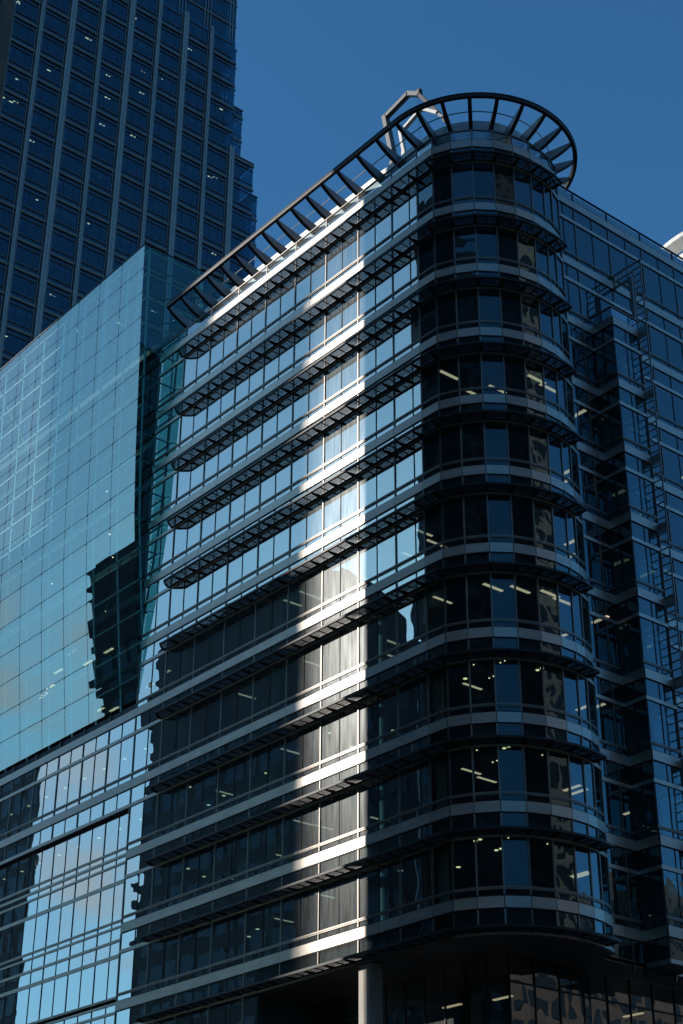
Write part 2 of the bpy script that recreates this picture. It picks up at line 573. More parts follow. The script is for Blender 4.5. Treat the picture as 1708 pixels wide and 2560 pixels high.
mb = MB()
mb.strip(main_path, 0, -0.02, 0.05, Z[8] + SILL0, Z[8] + SILL0 + 0.055, 0)
mb.strip(main_path, 0, -0.02, 0.075, Z[8] + SILL0 + 0.06, Z[8] + SILL1, 0)
mb.build('sill_rail', 'alu', B)
# clerestory row under the lowest band, above the soffit
gl = MB()
for p, q in zip([(-7.8, 0), (-6, 0), (-3, 0), (0, 0), (3, 0)] + ARC[:-1], [(-6, 0), (-3, 0), (0, 0), (3, 0)] + ARC):
    pane(gl, p, q, Z[10] - TR0, Z[10] - BAND, 0, 0.002)
gl.build('clerestory', 'corner', B)
def mullion(p, d, z0, z1, w=0.034, o=0.055, mat='alu'):
    n = (d[1], -d[0])
    mb = MB()
    a = (p[0] - d[0] * w, p[1] - d[1] * w)
    b = (p[0] + d[0] * w, p[1] + d[1] * w)
    zs = [z0] + [z for i in range(len(Z)) for z in (Z[i] - BAND - 0.06, Z[i] + 0.06)] + [z1]
    cuts = sorted([z1, z0] + [z for i in range(len(Z)) for z in (Z[i] - BAND - 0.06, Z[i] + 0.06) if z0 < z < z1])
    for c0, c1 in zip(cuts[:-1], cuts[1:]):
        mid = (c0 + c1) / 2
        if not any(Z[i] - BAND - 0.06 < mid < Z[i] + 0.06 for i in range(len(Z))):
            mb.seg(a, b, c0, c1, -0.06, o)
    return mb
for k in range(-7, 2):
    mullion((3.0 * k, 0), (1, 0), 12 if k < -2 else 18.5, 62.5).build('mullion', 'alu', B)
for k in range(-14, -7):
    mullion((3.0 * k, 0), (1, 0), 31.46, 37.9).build('mullion', 'alu', B)
for i in range(len(ARC)):
    a, b = ARC[max(0, i - 1)], ARC[min(len(ARC) - 1, i + 1)]
    d = Vector((b[0] - a[0], b[1] - a[1])).normalized()
    mullion(ARC[i], (d.x, d.y), 18.5, 62.5, 0.04, 0.06).build('mullion', 'alu', B)
mb = MB()
mb.seg(ARC[-1], (8.25, 7.7), 18.3, 63.8, -0.02, 0.02)
mb.build('end_wall', 'dark', B)

# floors, ceilings, core and columns behind the glass
inner = [off(ARC, 0, i, -0.16) for i in range(len(ARC))]
for i in range(0, 11):
    x0 = -20.7
    mb = MB()
    if i >= 6:
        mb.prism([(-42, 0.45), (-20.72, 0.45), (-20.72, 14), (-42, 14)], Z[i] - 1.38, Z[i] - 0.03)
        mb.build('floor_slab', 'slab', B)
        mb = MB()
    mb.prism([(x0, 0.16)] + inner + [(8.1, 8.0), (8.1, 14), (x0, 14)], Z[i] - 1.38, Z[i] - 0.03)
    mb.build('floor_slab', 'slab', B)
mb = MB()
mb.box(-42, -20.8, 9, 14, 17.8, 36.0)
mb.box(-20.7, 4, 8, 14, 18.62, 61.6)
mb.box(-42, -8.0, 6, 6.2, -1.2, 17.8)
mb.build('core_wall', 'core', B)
mb = MB()
for x in (0.75, -8.25, -17.25):
    mb.tube((x, 0.95, 18.62), (x, 0.95, 62.6), 0.24, 14)
mb.build('interior_column', 'column', B)
mb = MB()
for i in (7, 8, 9):
    mb.tube((4.3, 1.5, Z[i + 1]), (4.3, 1.5, Z[i] - 1.4), 0.26, 14)
mb.build('interior_column', 'column', B)

lamps = []
rl = random.Random(11)
for i in range(3, 10):
    z = Z[i] - 1.40
    for k in range(30):
        mb = MB()
        if i < 7 or rl.random() < 0.45:
            x, y = rl.uniform(-19, 6.8), rl.choice((1.3, 2.6, 4.0, 5.4))
            if (i < 5 and rl.random() < 0.93) or (i >= 5 and rl.random() < 0.72):
                continue
            mb.box(x, x + 0.16, y, y + 1.25, z, z + 0.03)
            lamps.append((mb, 'warm'))
        else:
            if rl.random() < 0.75:
                continue
            x, y = rl.uniform(-19, 8.0), rl.uniform(0.8, 5.5)
            mb.tube((x, y, z), (x, y, z + 0.03), 0.11, 10)
            lamps.append((mb, 'spot'))
for x, y in ((5.5, 1.0), (6.9, 2.2), (7.6, 3.4), (8.2, 4.9), (5.0, 3.2), (8.0, 6.0)):
    for i in ((3,) if x < 6 else (6,) if x < 7.8 else (3, 6)):
        mb = MB()
        mb.box(x, x + 0.18, y, y + 1.3, Z[i] - 1.42, Z[i] - 1.39)
        lamps.append((mb, 'warm'))
for x, y in ((6.6, 1.4), (8.4, 4.2), (6.2, 3.1), (7.9, 2.2)):
    for i in (7, 8, 9):
        for dx in (0, 0.3):
            mb = MB()
            r = 0.035 if (i + int(x)) % 3 else 0.09
            mb.tube((x + dx, y, Z[i] - 1.42), (x + dx, y, Z[i] - 1.39), r, 8)
            lamps.append((mb, 'spot' if r > 0.05 else 'office'))
for k in range(8):
    for i in (6, 7):
        mb = MB()
        mb.tube((-40 + 2.4 * k, 2.2, Z[i] - 1.42), (-40 + 2.4 * k, 2.2, Z[i] - 1.39), 0.11, 10)
        lamps.append((mb, 'spot'))
lamps.sort(key=lambda q: -seen_area(q[0]))
for mb, mt in lamps[:100]:
    mb.build('ceiling_light', mt, B)
for mt in ('warm', 'spot', 'office'):
    mb = MB()
    for q, t in lamps[100:]:
        if t == mt:
            mb.add(q)
    if mb.v:
        mb.build('ceiling_light', mt, B, kind='stuff')

# slatted sunshades
sun_path = [(-18.2 + 1.5 * k, 0) for k in range(0, 15)] + [(3.9, 0)] + ARC[:-1]
for i in range(0, 11):
    z = Z[i] - TR0 - 0.02
    path = sun_path
    tip = 0.6
    rail = MB()
    pth = [(path[0][0] + tip, path[0][1])] + path[1:]
    rail.strip(pth, 0, 0.74, 0.83, z - 0.05, z + 0.07)
    rail.strip(path, 0, 0.09, 0.15, z - 0.06, z + 0.03)
    if tip:                                                           # curved end plate back to the wall
        pts = [(path[0][0] + 0.62 * (t / 5) ** 1.6, -0.82 * t / 5) for t in range(6)]
        for a, b in zip(pts[:-1], pts[1:]):
            rail.beam((*a, z + 0.01), (*b, z + 0.01), 0.06, 0.12)
    nb = len(path)
    for j in range(1, nb):
        a = Vector(off(path, 0, j, 0.0))
        n = (Vector(off(path, 0, j, 1.0)) - a)
        s = Vector((-n.y, n.x)).normalized()
        w0, w1 = 0.13, 0.03
        P = [a + n * 0.08 - s * w0, a + n * 0.78 - s * w1, a + n * 0.78 + s * w1, a + n * 0.08 + s * w0]
        rail.hexa([(p.x, p.y, z - 0.045 - (0.05 if q in (0, 3) else 0)) for q, p in enumerate(P)] + [(p.x, p.y, z + 0.0) for p in P])
        # two thin ribs between brackets
        pa, pb = Vector(off(path, 0, j - 1, 0.1)), Vector(off(path, 0, j, 0.1))
        qa, qb = Vector(off(path, 0, j - 1, 0.78)), Vector(off(path, 0, j, 0.78))
        for t in (0.5,):
            a1, a2 = pa.lerp(pb, t), qa.lerp(qb, t)
            if j > 1:
                rail.beam((a1.x, a1.y, z - 0.01), (a2.x, a2.y, z - 0.01), 0.035, 0.05)
    o = rail.build('sunshade', 'dark', B)
    lv = MB()
    for q in range(9):
        d = 0.20 + q * 0.062
        lp = [(path[0][0] + 0.62 * (d / 0.82) ** 1.6 + 0.02, 0)] + path[1:] if tip else path
        lv.strip(lp, 0, d, d + 0.034, z + 0.004, z + 0.022)
    lv.build('louver_panel', 'dark', o)

# parapet, roof and set-back metal screen
mb = MB()
for p, q in zip(main_path[:-1], main_path[1:]):
    pane(mb, p, q, Z[0] + 0.12, Z[0] + 0.70, 0, 0.002)
o = mb.build('parapet_glass', 'parapet', B)
mb = MB()
mb.strip(main_path, 0, -0.05, 0.05, Z[0] + 0.70, Z[0] + 0.77)
for j, p in enumerate(main_path):
    a, b = main_path[max(0, j - 1)], main_path[min(len(main_path) - 1, j + 1)]
    d = Vector((b[0] - a[0], b[1] - a[1])).normalized()
    mb.seg((p[0] - d.x * 0.03, p[1] - d.y * 0.03), (p[0] + d.x * 0.03, p[1] + d.y * 0.03), Z[0] + 0.06, Z[0] + 0.699, -0.04, 0.04)
mb.build('parapet_rail', 'alu', B)
mb = MB()
mb.prism([(-20.7, 0.05)] + [off(ARC, 0, i, -0.05) for i in range(len(ARC))] + [(8.2, 8), (8.2, 30), (-20.7, 30)], Z[0] - 0.02, Z[0] + 0.1)
mb.build('roof', 'soffit', B)
scr = [(-17.5, 0.96)] + [(-16 + 2 * k, 0.96) for k in range(0, 11)] + [(C0[0] + 3.82 * math.cos(math.radians(t)), C0[1] + 3.82 * math.sin(math.radians(t))) for t in range(-90, 100, 10)]
mb = MB()
mb.strip(scr, 0, -0.12, 0.0, Z[0] + 0.1, 65.5)
mb.build('roof_screen', 'screen', B)

# roof canopy: ring beam, tie rail and tapered fins
ring = [(-18.55, -1.41)] + [(-17 + 1.5 * k, -1.41) for k in range(0, 15)] + [(C0[0] + 6.19 * math.cos(math.radians(t)), C0[1] + 6.19 * math.sin(math.radians(t))) for t in range(-90, 76, 3)]
mb = MB()
mb.strip(ring, 0, -0.20, 0.0, 65.18, 65.42)
mb.strip(ring, 0, -0.24, 0.03, 65.421, 65.45)
canopy = mb.build('roof_canopy', 'canopy', B)
tie = [(-18.5, 0.20)] + [(-17 + 1.5 * k, 0.20) for k in range(0, 15)] + [(C0[0] + 4.58 * math.cos(math.radians(t)), C0[1] + 4.58 * math.sin(math.radians(t))) for t in range(-90, 76, 5)]
mb = MB()
for a, b in zip(tie[:-1], tie[1:]):
    mb.tube((*a, 65.5), (*b, 65.5), 0.035, 6)
mb.build('tie_rail', 'steel', canopy)
fins = [(-18.5 + 1.5 * k, None) for k in range(13)] + [(1.35, None), (3.12, None)] + [(C0[0], -90)] + [(C0[0], -90 + 15 * k) for k in range(1, 11)]
for x, ang in fins:
    if ang is None:
        o, d = Vector((x, C0[1])), Vector((0, -1))
    else:
        o, d = Vector(C0), Vector((math.cos(math.radians(ang)), math.sin(math.radians(ang))))
    s = Vector((-d.y, d.x))
    mb = MB()
    prof = []
    for t in range(9):
        r = 6.0 - 2.16 * t / 8
        u = (6.0 - r) / 2.16
        prof.append((r, 65.19 - 1.45 * (u ** 0.9) + 0.35 * u ** 2.2, 65.40 - 0.48 * u))
    for (r0, z0, t0), (r1, z1, t1) in zip(prof[:-1], prof[1:]):
        for hw, za0, za1, zb0, zb1, mi in ((0.02, z0 + 0.03, t0, z1 + 0.03, t1, 0), (0.115, z0, z0 + 0.03, z1, z1 + 0.03, 1)):
            P = []
            for zz in ((za0, zb0), (za1, zb1)):
                P += [(*(o + d * r0 - s * hw), zz[0]), (*(o + d * r0 + s * hw), zz[0]), (*(o + d * r1 + s * hw), zz[1]), (*(o + d * r1 - s * hw), zz[1])]
            mb.hexa(P, mi)
    mb.build('fin', ['fin', 'canopy'], canopy)

# soffit, recessed lobby glazing and pillar under the rounded corner
mb = MB()
mb.prism([(-7.8, 0.03)] + [(5.2, 0.03)] + [off(ARC, 0, i, -0.03) for i in range(1, len(ARC))] + [(8.3, 7.7), (8.3, 10.45), (9.7, 10.55), (9.7, 12.55), (8.3, 12.6), (8.2, 34), (-7.8, 34)], 18.28, 18.46)
mb.build('soffit', 'soffit', B)
for x, y in ((2.6, 1.3), (6.9, 2.6), (-2.5, 1.4), (8.0, 6.0), (-5.8, 1.9)):
    mb = MB()
    mb.tube((x, y, 18.26), (x, y, 18.28), 0.11, 10)
    mb.build('soffit_downlight', 'gasket', B)
gl = MB()
fr = MB()
LX, LY = 6.25, 3.5
rows = ((13.2, 17.0), (9.0, 13.1), (4.8, 8.9), (-1.2, 4.7), (17.1, 18.26))
xs = [-7.75 + 1.4 * k for k in range(11)]
for a, b in zip(xs[:-1], xs[1:]):
    for z0, z1 in rows:
        pane(gl, (a, LY), (b, LY), z0, z1, 0, 0.01)
    fr.seg((a - 0.025, LY), (a + 0.025, LY), -1.2, 18.26, -0.05, 0.06)
ys = [LY + 1.6 * k for k in range(19)]
for a, b in zip(ys[:-1], ys[1:]):
    for z0, z1 in rows:
        pane(gl, (LX, a), (LX, b), z0, z1, 0, 0.01)
    fr.seg((LX, a - 0.025), (LX, a + 0.025), -1.2, 18.26, -0.05, 0.06)
for z in (17.0, 13.1, 8.9, 4.7):
    fr.seg((-7.75, LY), (LX - 0.05, LY), z, z + 0.07, -0.05, 0.03)
    fr.seg((LX, LY + 0.05), (LX, 32), z, z + 0.07, -0.05, 0.03)
o = gl.build('lobby_glazing', 'lobby', B)
fr.build('frame', 'dark', o)
mb = MB()
mb.box(-7.95, -7.82, 0.06, 8, -1.2, 18.27)
mb.build('lobby_side_wall', 'core', B)
mb = MB()
mb.box(-7.6, LX - 0.4, 9.0, 9.2, -1.2, 18.2)
mb.build('lobby_back_wall', 'core', B)
for x, y in ((0.2, 5.0), (4.4, 13.0), (-5.6, 4.6), (3.0, 5.6)):
    mb = MB()
    mb.box(x, x + 1.2, y, y + 0.2, 17.0, 17.05)
    mb.build('lobby_light', 'warm', B)
mb = MB()
mb.box(0.05, 0.44, -0.05, 0.7, -1.2, 18.27)
mb.box(0.46, 0.87, -0.05, 0.7, -1.2, 18.27)
mb.box(0.43, 0.47, -0.03, 0.68, -1.2, 18.26)
mb.build('pillar', 'pillar', B)
mb = MB()
mb.box(-42, -8.0, 0.45, 5.9, Z[11] - 1.38, Z[11] - 0.02)
mb.build('floor_slab', 'slab', B)

# ------------------------------------------------------------------ side wing with its stepped bay
Wg = root('office_wing', (8.25, 18, -1.2), 'dark blue glass side wing set back behind the rounded corner, with a projecting glass bay', 'office wing')
wy = [7.7, 9.65, 12.6, 15.6, 18.6, 21.6, 24.6, 27.6, 30.6, 33.6]
wsegs = [((8.25, a), (8.25, b), (0.5,)) for a, b in zip(wy[:-1], wy[1:])]
ww = []
facade(Wg, wsegs, [0, 1], ww)
lowsegs = [((8.25, 7.7), (8.25, 9.65), (0.5,)), ((8.25, 9.65), (8.25, 10.5), ())] + wsegs[2:]
facade(Wg, lowsegs, range(2, 10), ww)
bay = [(8.25, 10.5), (9.72, 10.5), (9.72, 12.6), (8.25, 12.6)]
bsegs = [(bay[0], bay[1], (0.5,)), (bay[1], bay[2], (0.5,)), (bay[2], bay[3], (0.5,))]
bw = []
facade(Wg, bsegs, range(2, 10), bw)
ww.sort(key=lambda q: -seen_area(q[0]))
for a, b in ww[:72]:
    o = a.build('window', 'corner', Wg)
    if b.v:
        b.build('frame', 'dark', o)
ra, rb = MB(), MB()
for a, b in ww[72:]:
    ra.add(a)
    rb.add(b)
if ra.v:
    o = ra.build('window', 'corner', Wg, kind='stuff')
    rb.build('frame', 'dark', o)
by = MB()
by.prism([(8.3, 10.55), (9.67, 10.55), (9.67, 12.55), (8.3, 12.55)], Z[2] - 0.02, Z[2] + 0.06)
bay_ob = by.build('projecting_bay', 'soffit', Wg)
for a, b in bw:
    a.build('window', 'corner', bay_ob)
fr = MB()
for a, b in bw:
    fr.add(b)
fr.build('frame', 'dark', bay_ob)
wpath = [(8.25, y) for y in wy]
lpath1 = [(8.25, 7.7), (8.25, 9.1), (8.25, 10.5)]
lpath2 = [(8.25, y) for y in wy[2:]]
for i, mb in run(wpath, [0, 1], Wg):
    mb.build('spandrel_band', ['band', 'gasket'], Wg)
for i in range(2, 11):
    for path in (lpath1, lpath2):
        for _, mb in run(path, [i], Wg):
            mb.build('spandrel_band', ['band', 'gasket'], Wg)
    for _, mb in run(bay, [i], Wg):
        mb.build('spandrel_band', ['band', 'gasket'], bay_ob)
rails(wpath, [0, 1], Wg)
for i in range(2, 10):
    zt, zb = Z[i], Z[i + 1]
    for path, par in ((lpath1, Wg), (lpath2, Wg), (bay, bay_ob)):
        mb = MB()
        mb.strip(path, 0, -0.02, 0.07, zt - TR1, zt - TR0)
        mb.build('transom_rail', 'rail', par)
        mb = MB()
        mb.strip(path, 0, -0.02, 0.05, zb + SILL0, zb + SILL0 + 0.0595)
        mb.strip(path, 0, -0.02, 0.075, zb + SILL0 + 0.06, zb + SILL1)
        mb.build('sill_rail', 'alu', par)
for y in wy[1:]:
    z0 = 18 if y > 12 else (Z[2] + 0.1)
    mullion((8.25, y), (0, 1), 18 if y > 10 or y < 9 else 18, 62.5).build('mullion', 'alu', Wg)
for p, d in ((bay[1], (0.7071, 0.7071)), (bay[2], (-0.7071, 0.7071)), ((8.95, 10.5), (1, 0))):
    mullion(p, d, 18, Z[2] - 0.5, 0.04, 0.05, 'dark').build('mullion', 'dark', bay_ob)
mullion((8.27, 10.5), (0, 1), 18, Z[2] - 0.5, 0.05, 0.06).build('mullion', 'dark', bay_ob)
mb = MB()
for p, q in list(zip(bay[:-1], bay[1:])):
    pane(mb, p, q, Z[10] - 1.51, Z[10] - BAND, 0, 0.004)
for path in (lpath1, lpath2):
    for p, q in zip(path[:-1], path[1:]):
        pane(mb, p, q, Z[10] - 1.51, Z[10] - BAND, 0, 0.004)
mb.build('clerestory', 'corner', Wg)
mb = MB()
for path in (lpath1, bay, lpath2):
    mb.strip(path, 0, -0.02, 0.05, Z[10] - 1.73, Z[10] - 1.52)
mb.build('base_trim', 'rail', Wg)
# parapets
mb = MB()
for p, q in zip(wpath[:-1], wpath[1:]):
    pane(mb, p, q, Z[0] + 0.12, Z[0] + 0.70, 0, 0.002)
mb.build('parapet_glass', 'parapet', Wg)
mb = MB()
mb.strip(wpath, 0, -0.05, 0.05, Z[0] + 0.70, Z[0] + 0.77)
for y in wy[1:]:
    mb.seg((8.25, y - 0.03), (8.25, y + 0.03), Z[0] + 0.06, Z[0] + 0.699, -0.04, 0.04)
mb.build('parapet_rail', 'dark', Wg)
mb = MB()
mb.box(7.9, 8.1, 8.1, 33.6, Z[0] + 0.1, Z[0] + 0.74)
mb.build('added_parapet_backing', 'slab', Wg)  # added dark backing: darkens the parapet glass and keeps sun off
mb = MB()
for p, q in zip(bay[:-1], bay[1:]):
    pane(mb, p, q, Z[2] + 0.1, Z[2] + 0.66, 0, 0.002)
mb.build('parapet_glass', 'parapet', bay_ob)
mb = MB()
mb.strip(bay, 0, -0.05, 0.05, Z[2] + 0.66, Z[2] + 0.73)
mb.build('parapet_rail', 'alu', bay_ob)
for i in range(0, 11):
    mb = MB()
    mb.box(-2, 8.1, 14.05, 34, Z[i] - 1.38, Z[i] - 0.03)
    if i >= 2:
        mb.box(8.3, 9.6, 10.6, 12.5, Z[i] - 1.38, Z[i] - 0.05)
    mb.build('floor_slab', 'slab', Wg)
mb = MB()
mb.box(1.0, 1.2, 14.1, 34, 17.8, 61.6)
mb.box(8.0, 8.2, 10.55, 12.55, 17.96, 52.9)
mb.build('core_wall', 'core', Wg)
mb = MB()
mb.box(-2, 8.2, 30.01, 34, Z[0] - 0.02, Z[0] + 0.1)
mb.build('roof', 'soffit', Wg)
wl = random.Random(5)
for i in range(3, 10):
    for k in range(4):
        x, y = wl.uniform(4.5, 7.3), wl.uniform(8.3, 9.8) if k % 2 else wl.uniform(13, 22)
        mb = MB()
        mb.box(x, x + 1.1, y, y + 0.22, Z[i] - 1.42, Z[i] - 1.385)
        mb.build('ceiling_light', 'warm', Wg)

# ------------------------------------------------------------------ ladder track for the cleaning cradle
Ld = root('ladder_track', (10.05, 12.72, 16), 'grey steel ladder track on brackets running up beside the projecting glass bay', 'ladder')
for x, z1 in ((9.76, 58.75), (10.36, 59.15)):
    mb = MB()
    mb.beam((x, 12.72, 16), (x, 12.72, z1), 0.09, 0.05)
    mb.build('side_rail', 'steel', Ld)
nr = 0
mb_all = MB()
zz = 58.65
while zz > 16.2:
    mb = MB()
    mb.beam((9.80, 12.72, zz), (10.32, 12.72, zz), 0.05, 0.06)
    if nr < 100:
        mb.build('rung', 'steel', Ld)
    nr += 1
    zz -= 0.46
for i in range(2, 11):
    mb = MB()
    mb.box(9.72, 10.33, 12.74, 12.79, Z[i] - 0.55, Z[i] + 0.02)
    mb.box(9.72, 9.74, 12.62, 12.739, Z[i] - 0.45, Z[i] - 0.1)
    mb.build('bracket_plate', 'steel', Ld)
mb = MB()
mb.beam((8.35, 12.72, 59.1), (10.40, 12.72, 59.1), 0.08, 0.09)
mb.beam((8.35, 12.72, 58.62), (9.75, 12.72, 58.62), 0.06, 0.07)
mb.beam((8.35, 12.72, 58.22), (9.45, 12.72, 58.22), 0.08, 0.16)
for x in (8.70, 9.03, 9.38):
    mb.beam((x, 12.72, 58.64), (x, 12.72, 59.06), 0.05, 0.05)
mb.beam((8.36, 12.72, 58.0), (8.36, 12.72, 59.06), 0.1, 0.08)
mb.build('top_bracket', 'steel', Ld)
mb = MB()
mb.beam((9.55, 12.72, 55.16), (9.55, 12.72, 58.3), 0.22, 0.14)
mb.build('support_post', 'steel', Ld)

# ------------------------------------------------------------------ glass atrium bulging out on the left
At = root('glass_atrium', (-38, 3, 37.6), 'tall teal box of point fixed glass panels that bulges out over the office block', 'glass box')
yt = [(71.55, -2.06), (69.6, -2.02), (67.55, -1.97), (65.5, -1.91), (63.4, -1.85), (61.2, -1.77), (59.0, -1.69), (56.85, -1.62), (54.75, -1.54), (52.65, -1.43), (50.55, -1.31), (48.4, -1.12), (46.28, -0.905), (44.17, -0.68), (42.1, -0.435), (40.1, -0.195), (38.1, 0.02)]
gp = []
for c in range(12):
    xa, xb = -20.8 - 2.913 * (c + 1), -20.8 - 2.913 * c
    for (z1, y1), (z0, y0) in zip(yt[:-1], yt[1:]):
        mb = MB()
        j = random.uniform(-0.004, 0.004)
        k = random.uniform(-0.003, 0.003)
        g = 0.026
        mb.quad((xa + g, y0 + j, z0 + g), (xb - g, y0 + k, z0 + g), (xb - g, y1 - j, z1 - g), (xa + g, y1 - k, z1 - g))
        gp.append((mb, None))
split(gp, 'front_panel', 'atrium', At, 100)
side_y = [0.0, 2.9, 5.8, 8.7]
sp = []
for (z1, y1), (z0, y0) in zip(yt[:-1], yt[1:]):
    mb = MB()
    mb.quad((-20.8, y0 + 0.02, z0 + 0.015), (-20.8, -0.085 if z0 < 63 else 0.0, z0 + 0.015), (-20.8, -0.085 if z0 < 63 else 0.0, z1 - 0.015), (-20.8, y1 + 0.02, z1 - 0.015))
    if y1 < -0.2 and y0 < -0.12:
        sp.append((mb, None))
    if z0 > 63.2:
        for a, b in zip(side_y[:-1], side_y[1:]):
            mb = MB()
            mb.quad((-20.8, a + 0.015, z0 + 0.015), (-20.8, b - 0.015, z0 + 0.015), (-20.8, b - 0.015, z1 - 0.015), (-20.8, a + 0.015, z1 - 0.015))
            sp.append((mb, None))
split(sp, 'side_panel', 'atrium_side', At, 100)
def ybul(z):
    for (z1, y1), (z0, y0) in zip(yt[:-1], yt[1:]):
        if z0 <= z <= z1:
            return y0 + (y1 - y0) * (z - z0) / (z1 - z0)
    return 0.0
for c in range(13):
    x = -20.8 - 2.913 * c - (0.22 if c == 0 else 0)
    mb = MB()
    for (z1, y1), (z0, y0) in zip(yt[:-1], yt[1:]):
        mb.tube((x, y0 + 0.55, z0), (x, y1 + 0.55, z1), 0.075, 8)
    mb.build('post', 'tube', At)
for z, y in yt[:-1]:
    mb = MB()
    mb.tube((-55.7, y + 0.45, z - 0.22), (-20.95, y + 0.45, z - 0.22), 0.06, 8)
    if z > 63:
        mb.tube((-21.0, y + 0.4, z - 0.2), (-21.0, 8.7, z - 0.2), 0.055, 8)
    else:
        mb.tube((-21.0, y + 0.4, z - 0.2), (-21.0, 3.0, z - 0.2), 0.055, 8)
    mb.build('cross_tube', 'tube', At)
sf = MB()
for c in range(13):
    for z, y in yt[:-1]:
        x = -20.8 - 2.913 * c
        if c == 0:
            x -= 0.08
        for dx in (-0.07, 0.07):
            sf.beam((x + dx, y - 0.02, z - 0.06), (x + dx * 0.3, y + 0.42, z - 0.2), 0.025, 0.025)
sf.build('spider_fitting', 'dtube', At, kind='stuff')
for y in (3.0, 5.9, 8.6):
    mb = MB()
    mb.tube((-21.05, y, 63.9 if y > 4 else 38), (-21.05, y, 71.4), 0.09, 8)
    mb.build('side_post', 'tube', At)
mb = MB()
mb.box(-55.8, -20.78, -2.10, -2.02, 71.56, 71.62)
mb.box(-20.84, -20.76, -2.0, 8.7, 71.56, 71.62)
mb.build('top_edge', 'dark', At)
br = MB()
for c in range(12):
    x0 = -21.0 - 2.913 * c
    for q in range(0, 16, 2):
        z1, z0 = yt[q][0], yt[min(q + 2, 16)][0]
        if (c * 5 + q * 3) % 7 > 1:
            continue
        s = 1 if (c + q // 2) % 2 else -1
        xa, xb = (x0, x0 - 2.9) if s > 0 else (x0 - 2.9, x0)
        br.beam((xa, ybul(z0) + 1.6, z0), (xb, ybul(z1) + 1.6, z1), 0.07, 0.07)
for q in range(0, 4):
    z1, z0 = yt[q][0], yt[q + 1][0]
    br.beam((-21.3, -1.0, z0), (-21.3, 3.0, z1), 0.08, 0.08)
    br.beam((-21.3, 3.0, z1), (-21.3, 8.6, z0), 0.08, 0.08)
br.build('brace', 'dtube', At)
for n, z in enumerate((69.0, 64.8, 60.6, 56.4, 52.2, 48.0, 43.8, 39.6)):
    mb = MB()
    mb.box(-55.5, -21.6, 2.6 if n % 2 else 3.4, 12, z - 0.5, z)
    mb.build('floor_slab', 'slab', At)
mb = MB()
mb.box(-55.5, -21.7, 9.0, 9.2, 38, 71)
mb.box(-55.8, -55.6, -1.5, 9, 38, 71)
mb.build('back_wall', 'core', At)
al = random.Random(3)
for k in range(26):
    z = al.choice((64.3, 60.1, 55.9, 51.7, 47.5, 43.3, 39.1))
    x, y = al.uniform(-46, -23), al.uniform(3.6, 7)
    mb = MB()
    if z < 48:
        mb.box(x, x + 1.1, y, y + 0.2, z - 0.05, z - 0.01)
        mb.build('ceiling_light', 'warm', At)
    else:
        mb.tube((x, y, z - 0.05), (x, y, z - 0.01), 0.06, 8)
        mb.build('ceiling_light', 'office', At)
mb = MB()
mb.box(-55.8, -20.8, 0.1, 12, 37.5, 37.9)
mb.build('base_slab', 'slab', At)

# ------------------------------------------------------------------ tall tower behind on the left
T = root('office_tower', (-92, 30, -1.2), 'very tall navy glass skyscraper with pale vertical fins and stepped top corners', 'skyscraper')
XT = -86.0
FZ = [155.6 + 4.2 * n for n in range(-18, 4)]
bays = [14.02 - 4.33 * 2 + 4.35 * k for k in range(0, 11)]            # fin lines along the face
tw, rail = [], MB()
for k in range(10):
    ya, yb = bays[k], bays[k + 1]
    for z in FZ:
        if z + 4.2 > 172.5:
            continue
        gl, fr = MB(), MB()
        for q in range(3):
            p0, p1 = (XT, ya + (yb - ya) * q / 3), (XT, ya + (yb - ya) * (q + 1) / 3)
            pane(gl, p0, p1, z + 0.25, z + 4.1, 0, 0.006)
        for q in (1, 2):
            y = ya + (yb - ya) * q / 3
            fr.seg((XT, y - 0.02), (XT, y + 0.02), z + 0.25, z + 4.1, -0.03, 0.02)
        tw.append((gl, fr))
split(tw, 'window', 'tower', T, 100, ('frame', 'navy'))
for z in FZ:
    y1 = 49.0
    if z > 172.5:
        continue
    mb = MB()
    mb.seg((XT, 4), (XT, y1 if z > 152 else 52.75), z - 0.2, z + 0.2, -0.02, 0.18)
    for dz in (0.85, 3.35):
        if z + dz < 171.8:
            mb.seg((XT, 4), (XT, y1 - 0.7 if z > 150 else 52.7), z + dz - 0.04, z + dz + 0.04, -0.02, 0.12)
    mb.build('spandrel_rail', 'towerrail', T)
for k in range(11):
    y = bays[k]
    wide = 0.37 if k % 2 == 0 else 0.23
    top = 172.6 if k < 10 else 152.8
    mb = MB()
    mb.seg((XT, y - wide), (XT, y - 0.03), 75, top, -0.05, 0.38)
    mb.seg((XT, y + 0.03), (XT, y + wide), 75, top, -0.05, 0.38)
    mb.seg((XT, y - 0.03), (XT, y + 0.03), 75, top, -0.05, 0.32)
    mb.build('fin', 'towermetal', T)
    mb = MB()
    for s in (-1, 1):
        mb.seg((XT, y + s * (wide + 0.22) - 0.03), (XT, y + s * (wide + 0.22) + 0.03), 75, top - 0.4, -0.05, 0.14)
    mb.build('side_mullion', 'towermetal', T)
